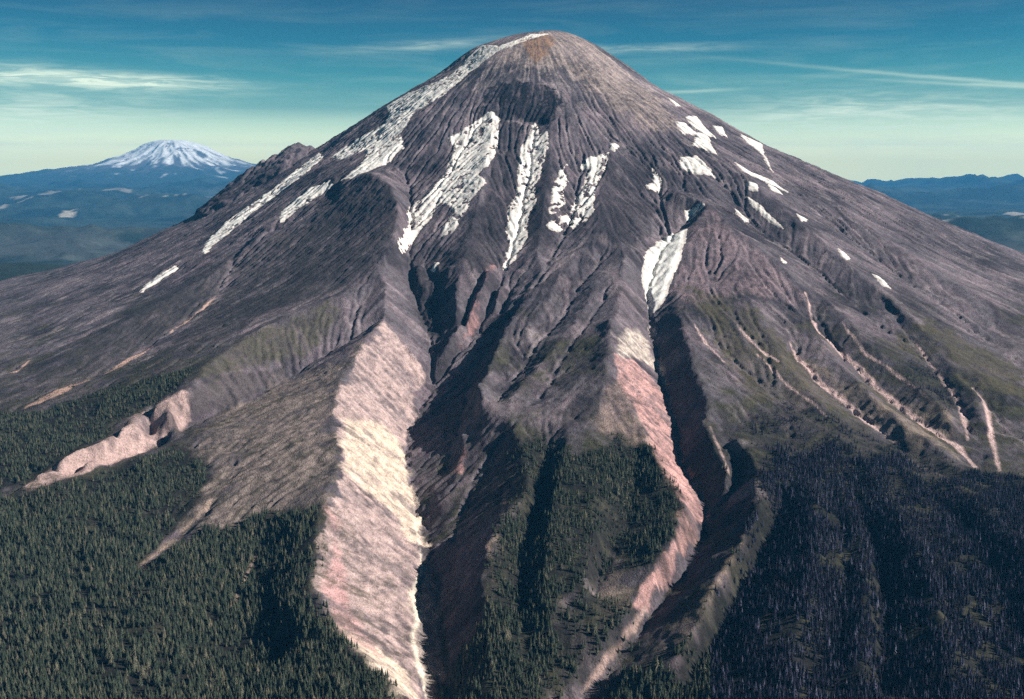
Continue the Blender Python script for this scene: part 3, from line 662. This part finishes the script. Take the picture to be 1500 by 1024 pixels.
snow('snow_streak', 'broken snow streak ending above the dark hump', 'snow streak', [strip([(484, 268), (455, 285), (428, 305), (408, 322)], [4, 8, 7, 4])], rough=7, group='snow streaks')
snow('snowfield', 'largest snowfield, crevassed, spreading into two tongues below the dark crag', 'snowfield',
     [z2([(640, 490), (690, 515), (692, 600), (662, 690), (640, 730), (600, 762), (630, 800), (565, 880), (520, 960), (490, 1010), (445, 1040), (440, 1010), (500, 920), (430, 890), (385, 960), (350, 1000), (310, 1060), (262, 1105), (258, 1080), (292, 1000), (300, 915), (380, 850), (400, 830), (470, 740), (500, 650), (470, 605), (560, 560), (610, 520)])], thick=9, dirt=0.25, crev=2.5, broken=0.45)
snow('snowfield', 'narrow dirty snow tongue with a pointed top between two dark ribs', 'snowfield',
     [z2([(848, 540), (868, 590), (905, 580), (905, 640), (880, 720), (865, 780), (840, 820), (850, 880), (815, 950), (810, 1040), (795, 1080), (760, 1140), (720, 1190), (712, 1180), (740, 1080), (730, 1010), (735, 920), (775, 850), (780, 720), (795, 640), (830, 590)])], thick=7, dirt=0.3, crev=2.5, broken=0.5)
snow('snowfield', 'horseshoe shaped snowfield open around a patch of bare rock', 'snowfield',
     [z2([(1000, 705), (975, 760), (990, 790), (965, 850), (978, 890), (940, 935), (915, 935), (925, 830), (950, 760)]), z2([(1165, 670), (1160, 720), (1130, 790), (1110, 850), (1105, 920), (1070, 970), (1000, 1000), (930, 1010), (900, 990), (960, 950), (1010, 930), (1020, 890), (1060, 830), (1075, 780), (1090, 740), (1040, 750), (1045, 725), (1080, 695)])], thick=6, crev=3, rough=5, broken=0.5)
snow('hanging_glacier', 'bright glacier tongue filling the head of the narrow gorge', 'glacier',
     [[(1006, 336), (1002, 358), (994, 385), (984, 408), (974, 438), (966, 450), (955, 463), (948, 445), (943, 420), (941, 398), (948, 370), (962, 355), (985, 342)]], thick=9, rough=2, broken=0)
snow('snow_patch', 'small snow patch on the dark ledge above the hanging glacier', 'snow patch', [[(1030, 297), (1031, 303), (1022, 312), (1006, 322), (1004, 310), (1018, 303)]], rough=2, group=SN)
PATCH = [
 ('long comma of snow high under the east skyline', [(15, 515), (60, 512), (85, 545), (145, 605), (100, 595), (40, 555)]),
 ('snow patch beside the long comma of snow', [(-30, 535), (10, 540), (30, 560), (65, 590), (0, 585), (-20, 560)]),
 ('ragged snow patch trailing a thin tail downhill', [(60, 585), (105, 585), (130, 640), (152, 680), (110, 665), (45, 635)]),
 ('wide flat snow patch lowest of the east cluster', [(-10, 690), (60, 685), (105, 730), (145, 780), (60, 765), (-10, 735)]),
 ('narrow snow sliver on the east skyline slope', [(132, 552), (172, 558), (192, 600), (160, 588)]),
 ('snow streak curling from the skyline into a thin tail', [(252, 588), (345, 630), (355, 680), (398, 755), (385, 745), (335, 665), (285, 625)]),
 ('longest thin snow ribbon on the east flank', [(228, 712), (300, 755), (400, 800), (458, 842), (380, 805), (270, 755)]),
 ('small round snow patch under the long ribbon', [(282, 800), (325, 810), (330, 840), (290, 830)]),
 ('short snow ribbon under the longest ribbon', [(365, 800), (400, 820), (438, 855), (390, 832)]),
 ('snow ribbon in the gully beside the purple shoulder', [(278, 868), (345, 908), (400, 965), (440, 1003), (380, 972), (300, 895)]),
 ('small snow dab above the purple shoulder crest', [(232, 918), (285, 962), (272, 975), (240, 940)]),
 ('lone snow dab far down the grey east flank', [(500, 938), (545, 965), (520, 970)]),
 ('lowest bright snow spot on the east flank', [(684, 1090), (735, 1135), (718, 1140), (690, 1112)]),
 ('tiny snow spot on the purple shoulder crest', [(432, 1132), (456, 1150), (440, 1152)]),
 ('pale snow strip above the scrub of the east flank', [(835, 1205), (860, 1215), (905, 1262), (880, 1255)]),
 ('tiny snow sliver high on the east skyline', [(-65, 428), (-10, 465), (-30, 465)]),
 ('small ragged snow patch above the hanging glacier gully', [(-130, 745), (-90, 795), (-105, 850), (-150, 830), (-160, 815), (-128, 800)]),
 ('tiny snow dab at the top of the horseshoe snowfield', [(-310, 632), (-280, 640), (-300, 665), (-318, 655)]),
]
for lb, p in PATCH: snow('snow_patch', lb, 'snow patch', [z3(p)], rough=3.0, thick=4, broken=0.15, group=SN)
snow('snow_streak', 'short snow streak low on the west flank gully', 'snow streak', [strip([(258, 391), (240, 404), (222, 415), (206, 427)], [3.5, 4, 3, 2])], rough=3, group='snow streaks')
snow('snow_patch', 'small snow spot in the dark chute of the great gorge', 'snow patch', [[(642, 386), (636, 398), (632, 396), (637, 386)]], rough=1.5, group=SN)

tick('far country')
# ------------------------------------------------------------------ far country
def curve(x, y): return -(x * x + y * y) / (2 * 6371000.0 * 1.15)
def far_ground():
    rr = np.concatenate([np.linspace(0, 6000, 12)[:-1], np.geomspace(6000, 74000, 300)])
    aa = np.radians(np.concatenate([np.linspace(-180, -42, 40)[:-1], np.linspace(-42, 42, 430), np.linspace(42, 180, 40)[1:]]))
    Rr, A = np.meshgrid(rr, aa); X = Rr * np.sin(A); Y = Rr * np.cos(A)
    d = np.hypot(X - XA, Y - YA)
    hill = ridged(X / 7000, Y / 7000, 6, 0.55, 41) * 560 + fbm(X / 22000, Y / 22000, 3, 0.5, 42) * 420 + 100
    hill = np.maximum(hill, 60 * fbm(X / 4000, Y / 4000, 4, 0.5, 43) - 40)
    far = sstep(26000, 60000, Rr)
    Z = 660 + hill * sstep(5200, 12000, d) * (1 + 0.45 * far) + 330 * far
    # wooded rise right behind the west flank
    
    Z = np.where(d < 7000, np.minimum(Z, base(X, Y) - 90 - 200 * (1 - sstep(5200, 7000, d))), Z)
    rise = np.exp(-(((X + 4900) / 1300) ** 2 + ((Y - 10300 - 0.25 * (X + 4900)) / 650) ** 2)); Z = Z + 400 * rise + curve(X, Y)
    n = fbm(X / 1500, Y / 1500, 4, 0.55, 51); n2 = fbm(X / 300, Y / 300, 3, 0.6, 52)
    col = np.broadcast_to(lin(30, 42, 38), X.shape + (3,)).copy()
    col = mixc(col, lin(58, 68, 60), np.clip(0.3 + n * 1.8 + 1.2 * n2, 0, 1))
    col = mixc(col, lin(40, 47, 38), sstep(0.1, 0.4, rise))
    # logged clearings: blocky patches of pale ground
    cx, cy = X / 750 + 0.9 * n, Y / 1300 + 0.9 * n2 + 0.4 * n
    cell = _lat[np.floor(cy).astype(int) & 511, np.floor(cx).astype(int) & 511]
    fx, fy = cx - np.floor(cx), cy - np.floor(cy)
    edge = sstep(0.06, 0.12, np.minimum(np.minimum(fx, 1 - fx), np.minimum(fy, 1 - fy)) + 0.06 * n2)
    col = mixc(col, lin(168, 160, 146), (cell > 0.80) * edge * sstep(7000, 11000, Rr) * (1 - sstep(34000, 42000, Rr)) * (fbm(X / 15000, Y / 15000, 2, 0.5, 53) > -0.12))
    fl = sstep(11500, 13500, Rr) * (1 - sstep(16500, 18500, Rr)) * sstep(-0.1, 0.25, fbm(X / 2600, Y / 1400, 4, 0.6, 55) + 0.05)
    col = mixc(col, lin(130, 130, 132), fl * 0.22 * (1 - sstep(0.05, 0.2, rise)))
    # braided river flats
    rv = np.abs(fbm(X / 6000, Y / 3500, 3, 0.5, 54)); col = mixc(col, lin(190, 186, 178), (1 - sstep(0.0, 0.02, rv)) * (1 - sstep(18000, 26000, Rr)))
    o = sheet('ground', X, Y, Z, mat_ground('wooded_country', 0.004, 0.02, 0.6, 12, 0.6), col); o['kind'] = 'structure'
far_ground()

def far_peak():
    px, py = (262 - 750) / F * 60000 , 60000.0
    n = 260; g = np.concatenate([np.linspace(-14000, -9000, 30)[:-1], np.linspace(-9000, 9000, n), np.linspace(9000, 14000, 30)[1:]])
    X, Y = np.meshgrid(g, g); R = np.hypot(X * 0.92, Y); th = np.arctan2(X, -Y)
    P = np.interp(R, [0, 500, 1000, 1750, 2800, 4200, 6000, 8500, 11000, 14000], [3430, 3425, 3330, 2960, 2440, 2010, 1720, 1420, 1150, 700])
    Z = P + sstep(200, 1600, R) * (1 - sstep(6000, 10000, R) * 0.5) * (150 * ridged(th * 4 + 0.3 * fbm(X / 2000, Y / 2000), R / 5000, 5, 0.55, 61) + 120 * fbm(X / 1800, Y / 1800, 5, 0.55, 62)) - 60 * sstep(200, 1600, R)
    Z += 40 * fbm(X / 500, Y / 500, 3, 0.5, 66) * sstep(100, 600, R)
    n1 = fbm(X / 1500, Y / 1500, 5, 0.6, 63); st = fbm(th * 14, R / 2200, 4, 0.6, 64)
    s = sstep(1950, 2500, Z + 900 * st + 500 * n1)
    gy_, gx_ = np.gradient(Z); sl = np.hypot(gx_, gy_) / (18000 / (n - 1))
    s = s * (1 - sstep(0.75, 1.05, sl + 0.5 * n1))
    col = np.broadcast_to(lin(52, 60, 48), X.shape + (3,)).copy()
    col = mixc(col, lin(96, 88, 86), sstep(1500, 2000, Z + 300 * n1)); col = mixc(col, np.array([.93, .93, .91]), s)
    o = sheet('mountain', X, Y, Z - Z.min() , mat_ground('far_mountain', 0.002, 0.01, 0.4, 20, 0.3), col)
    o.location = (px, py, Z.min()); o['kind'] = 'structure'; o['label'] = 'snow capped peak on the far horizon'
far_peak()

tick('conifers')
# ------------------------------------------------------------------ conifers
def mat_needles(name, a, b, c, d):
    m = bpy.data.materials.new(name); m.use_nodes = True; t = NT(m.node_tree)
    out = t.n('ShaderNodeOutputMaterial'); bs = t.n('ShaderNodeBsdfPrincipled'); t.t.links.new(bs.outputs[0], out.inputs[0])
    oi = t.n('ShaderNodeObjectInfo'); pos = t.n('ShaderNodeNewGeometry').outputs['Position']
    col = t.ramp(oi.outputs['Random'], [(0, a), (0.6, b), (0.92, c), (1.0, d)])
    k = t.noise(pos, 0.5, 3, 0.6)
    t.put(bs.inputs['Base Color'], t.mix(0.6, col, t.ramp(k, [(0.3, (0.5, 0.5, 0.5, 1)), (0.7, (1.3, 1.3, 1.2, 1))]), 'MULTIPLY'))
    bs.inputs['Roughness'].default_value = 0.85; bs.inputs['Specular IOR Level'].default_value = 0.15
    return m
NEEDLE_G = mat_needles('green_needles', (0.034, 0.048, 0.034, 1), (0.070, 0.086, 0.060, 1), (0.13, 0.13, 0.09, 1), (0.17, 0.15, 0.11, 1))
NEEDLE_SHADE = mat_needles('shade_coloured_needles', (0.010, 0.010, 0.022, 1), (0.024, 0.024, 0.048, 1), (0.09, 0.09, 0.145, 1), (0.15, 0.15, 0.21, 1))  # dark blue shade and a few sunlit crowns put into the needle colour
BARK = bpy.data.materials.new('bark'); BARK.use_nodes = True
def _bark():
    t = NT(BARK.node_tree); out = t.n('ShaderNodeOutputMaterial'); b = t.n('ShaderNodeBsdfPrincipled'); t.t.links.new(b.outputs[0], out.inputs[0])
    k = t.noise(t.n('ShaderNodeNewGeometry').outputs['Position'], 2.0)
    t.put(b.inputs['Base Color'], t.ramp(k, [(0.3, (0.05, 0.04, 0.03, 1)), (0.7, (0.13, 0.10, 0.08, 1))])); b.inputs['Roughness'].default_value = 0.9
_bark()
def crown_mesh(name, seed, slim, mat):
    """drooping tiers of ragged boughs, one metre scale = a 20 m tree"""
    r = random.Random(seed); v = []; f = []
    tiers = 9; H = 20.0
    for k in range(tiers):
        t = k / (tiers - 1); z0 = 1.2 + (H - 3.4) * t ** 0.95; rad = slim * (1.05 - t) ** 0.85 * r.uniform(0.82, 1.15) + 0.25
        hgt = 3.6 - 1.2 * t; n = 7 if k < 6 else 5; rot = r.uniform(0, 6.28)
        top = len(v); v.append((r.uniform(-.15, .15), r.uniform(-.15, .15), z0 + hgt))
        ring = []
        for i in range(2 * n):
            a = rot + math.pi * i / n + r.uniform(-.14, .14)
            q = rad * (r.uniform(0.8, 1.25) if i % 2 == 0 else r.uniform(0.38, 0.6)); dz = (-0.5 if i % 2 == 0 else 0.55) + r.uniform(-.4, .4)
            ring.append(len(v)); v.append((q * math.cos(a), q * math.sin(a), z0 + dz))
        for i in range(2 * n): f.append((ring[i], ring[(i + 1) % (2 * n)], top))
    me = bpy.data.meshes.new(name); build(me, np.array(v), np.array(f), mat, smooth=False); return me
def trunk_mesh():
    v = []; f = []
    for k, (z, rd) in enumerate([(-1.5, 0.55), (1.0, 0.36), (10, 0.22), (19.0, 0.05)]):
        for i in range(6): v.append((rd * math.cos(i * math.pi / 3), rd * math.sin(i * math.pi / 3), z))
    for k in range(3):
        for i in range(6): f.append((k * 6 + i, k * 6 + (i + 1) % 6, k * 6 + 6 + (i + 1) % 6, k * 6 + 6 + i))
    me = bpy.data.meshes.new('trunk'); build(me, np.array(v), np.array(f), BARK); return me
TRUNK = trunk_mesh()
CROWNS_G = [crown_mesh('crown', 11 + i, s, NEEDLE_G) for i, s in enumerate((3.4, 4.2, 5.0))]
CROWNS_SHADE = [crown_mesh('crown', 31 + i, s, NEEDLE_SHADE) for i, s in enumerate((3.0, 3.8, 4.6))]

def scatter():
    sp_ = 6.6
    xs = np.arange(-2600, 2600, sp_); ys = np.arange(1500, 5600, sp_)
    X, Y = np.meshgrid(xs, ys); X = (X + rng.uniform(-.48, .48, X.shape) * sp_).ravel(); Y = (Y + rng.uniform(-.48, .48, Y.shape) * sp_).ravel()
    u, v, dep = project(X, Y, height(X, Y)); m = (u > -120) & (u < 1620) & (v < 1110) & (dep > 500); X, Y = X[m], Y[m]
    d = fm(X, Y); clump = 0.05 + 2.3 * fbm(X / 50, Y / 50, 4, 0.6, 71) + 0.9 * fbm(X / 220, Y / 220, 2, 0.5, 72)
    sl = np.hypot(bilin(GRX, X0, Y0, CELL, X, Y), bilin(GRY, X0, Y0, CELL, X, Y))
    pr = np.clip(d ** 1.3 * np.clip(clump + 0.85 * d, 0.10, 1.0), 0, 1) * (1 - 0.75 * sstep(1.0, 1.5, sl))
    k = rng.random(X.shape) < pr; X, Y, d = X[k], Y[k], d[k]
    Z = mesh_height(X, Y); s = np.clip(rng.normal(0.9, 0.33, X.shape), 0.32, 1.8) * (0.5 + 0.5 * d) * (1 + 0.5 * fbm(X / 120, Y / 120, 3, 0.5, 73)) * (1 - 0.42 * sstep(2100, 3700, Y))
    return X, Y, Z, s
TX, TY, TZ, TS = scatter()
TU, TV, TD = project(TX, TY, TZ + 10 * TS)
print('trees', len(TX), 'mesh', VX.shape)
EAST = (TX > (1112 - 750) / F * TY * 0.96) | ((TU > 1040) & (TV > 820))   # spur beyond the second gorge: conifers with its shade put into their colour
variant = rng.integers(0, 3, len(TX)); trot = rng.uniform(0, 6.283, len(TX))
def visible(i):
    """does the tree's upper half show past the ground in front of it"""
    p = np.array([TX[i], TY[i], TZ[i] + 12 * TS[i]]); t = np.linspace(0.25, 0.985, 120)
    return bool(np.all(CAM[2] + (p[2] - CAM[2]) * t > height(p[0] * t, p[1] * t)))
order = np.argsort(TD); pick = []
for i in order:
    if 12 < TU[i] < 1488 and 30 < TV[i] < 1006 and visible(i): pick.append(int(i))
    if len(pick) == 300: break
MIDX = np.array(pick)
first = {}
LBL = {
 'w': ('dark green conifer in the thick forest west of the bright gorge', 'conifers of the west forest'),
 'c': ('dark green conifer on the broken ground between the two gorges', 'conifers between the gorges'),
 'e': ('conifer with shade put into its colour on the spur east of the pink gorge', 'conifers of the shaded east spur'),
}
BUILD = ('slender', 'full crowned', 'broad')
for i in pick:
    g = 'e' if EAST[i] else ('w' if TU[i] < 640 else 'c')
    o = bpy.data.objects.new('conifer_tree', None); C.objects.link(o); o.empty_display_size = 2
    o.location = (TX[i], TY[i], TZ[i]); o.rotation_euler = (0, 0, trot[i]); o.scale = (TS[i],) * 3
    lb, gp = LBL[g]; sz = 'very tall' if TS[i] > 1.4 else 'tall' if TS[i] > 1.12 else 'medium height' if TS[i] > 0.85 else 'short'
    o['label'] = sz + ' ' + BUILD[variant[i]] + ' ' + lb; o['group'] = gp; o['category'] = 'conifer'
    cm = (CROWNS_SHADE if EAST[i] else CROWNS_G)[variant[i]]
    a = bpy.data.objects.new('crown', cm); C.objects.link(a); a.parent = o
    b = bpy.data.objects.new('trunk', TRUNK); C.objects.link(b); b.parent = o
    first.setdefault((bool(EAST[i]), int(variant[i])), a)
def forest_nodes(src):
    ng = bpy.data.node_groups.new('forest_nodes', 'GeometryNodeTree')
    ng.interface.new_socket('Geometry', in_out='INPUT', socket_type='NodeSocketGeometry'); ng.interface.new_socket('Geometry', in_out='OUTPUT', socket_type='NodeSocketGeometry')
    n = ng.nodes; gi = n.new('NodeGroupInput'); go = n.new('NodeGroupOutput'); ip = n.new('GeometryNodeInstanceOnPoints'); oi = n.new('GeometryNodeObjectInfo')
    oi.inputs['Object'].default_value = src; oi.inputs['As Instance'].default_value = True
    def att(nm, ty):
        a = n.new('GeometryNodeInputNamedAttribute'); a.data_type = ty; a.inputs[0].default_value = nm; return a.outputs[0]
    cx = n.new('ShaderNodeCombineXYZ')
    L = ng.links.new
    L(gi.outputs[0], ip.inputs['Points']); L(oi.outputs['Geometry'], ip.inputs['Instance'])
    L(att('turn', 'FLOAT'), cx.inputs[2]); L(cx.outputs[0], ip.inputs['Rotation']); L(att('size', 'FLOAT'), ip.inputs['Scale']); L(ip.outputs[0], go.inputs[0])
    return ng
rest = np.ones(len(TX), bool); rest[MIDX] = False
for (e, vv), src in first.items():
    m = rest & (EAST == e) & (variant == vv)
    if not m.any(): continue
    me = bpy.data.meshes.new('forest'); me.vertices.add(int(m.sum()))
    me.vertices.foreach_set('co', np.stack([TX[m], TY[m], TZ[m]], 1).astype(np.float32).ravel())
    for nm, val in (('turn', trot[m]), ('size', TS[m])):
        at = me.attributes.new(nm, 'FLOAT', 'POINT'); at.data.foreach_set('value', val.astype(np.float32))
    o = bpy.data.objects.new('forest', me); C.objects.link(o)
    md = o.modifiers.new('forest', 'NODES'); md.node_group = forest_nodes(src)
    o['kind'] = 'stuff'; o['category'] = 'forest'
    o['label'] = 'conifer forest with shade put into its colour covering the east spur' if e else 'dark green conifer forest on the lower slopes and between the gorges'

tick('the air')
# ------------------------------------------------------------------ the air
HAZE_DENSITY = 1.6e-5
HAZE_COLOR = (0.10, 0.47, 0.95, 1)
def haze():
    me = bpy.data.meshes.new('haze'); a = 76000.0; z0, z1 = -900.0, 3470.0
    v = [(x, y, z) for z in (z0, z1) for y in (-a, a) for x in (-a, a)]
    f = [(0, 2, 3, 1), (4, 5, 7, 6), (0, 1, 5, 4), (2, 6, 7, 3), (0, 4, 6, 2), (1, 3, 7, 5)]
    me.from_pydata(v, [], f); me.update()
    m = bpy.data.materials.new('hazy_air'); m.use_nodes = True; t = NT(m.node_tree)
    out = t.n('ShaderNodeOutputMaterial'); p = t.n('ShaderNodeVolumePrincipled')
    p.inputs['Color'].default_value = HAZE_COLOR; p.inputs['Density'].default_value = HAZE_DENSITY
    p.inputs['Anisotropy'].default_value = 0.0
    t.t.links.new(p.outputs[0], out.inputs['Volume']); me.materials.append(m)
    o = bpy.data.objects.new('haze', me); C.objects.link(o); o['kind'] = 'stuff'; o['category'] = 'haze'; o['label'] = 'thin blue haze over the far country'
haze()
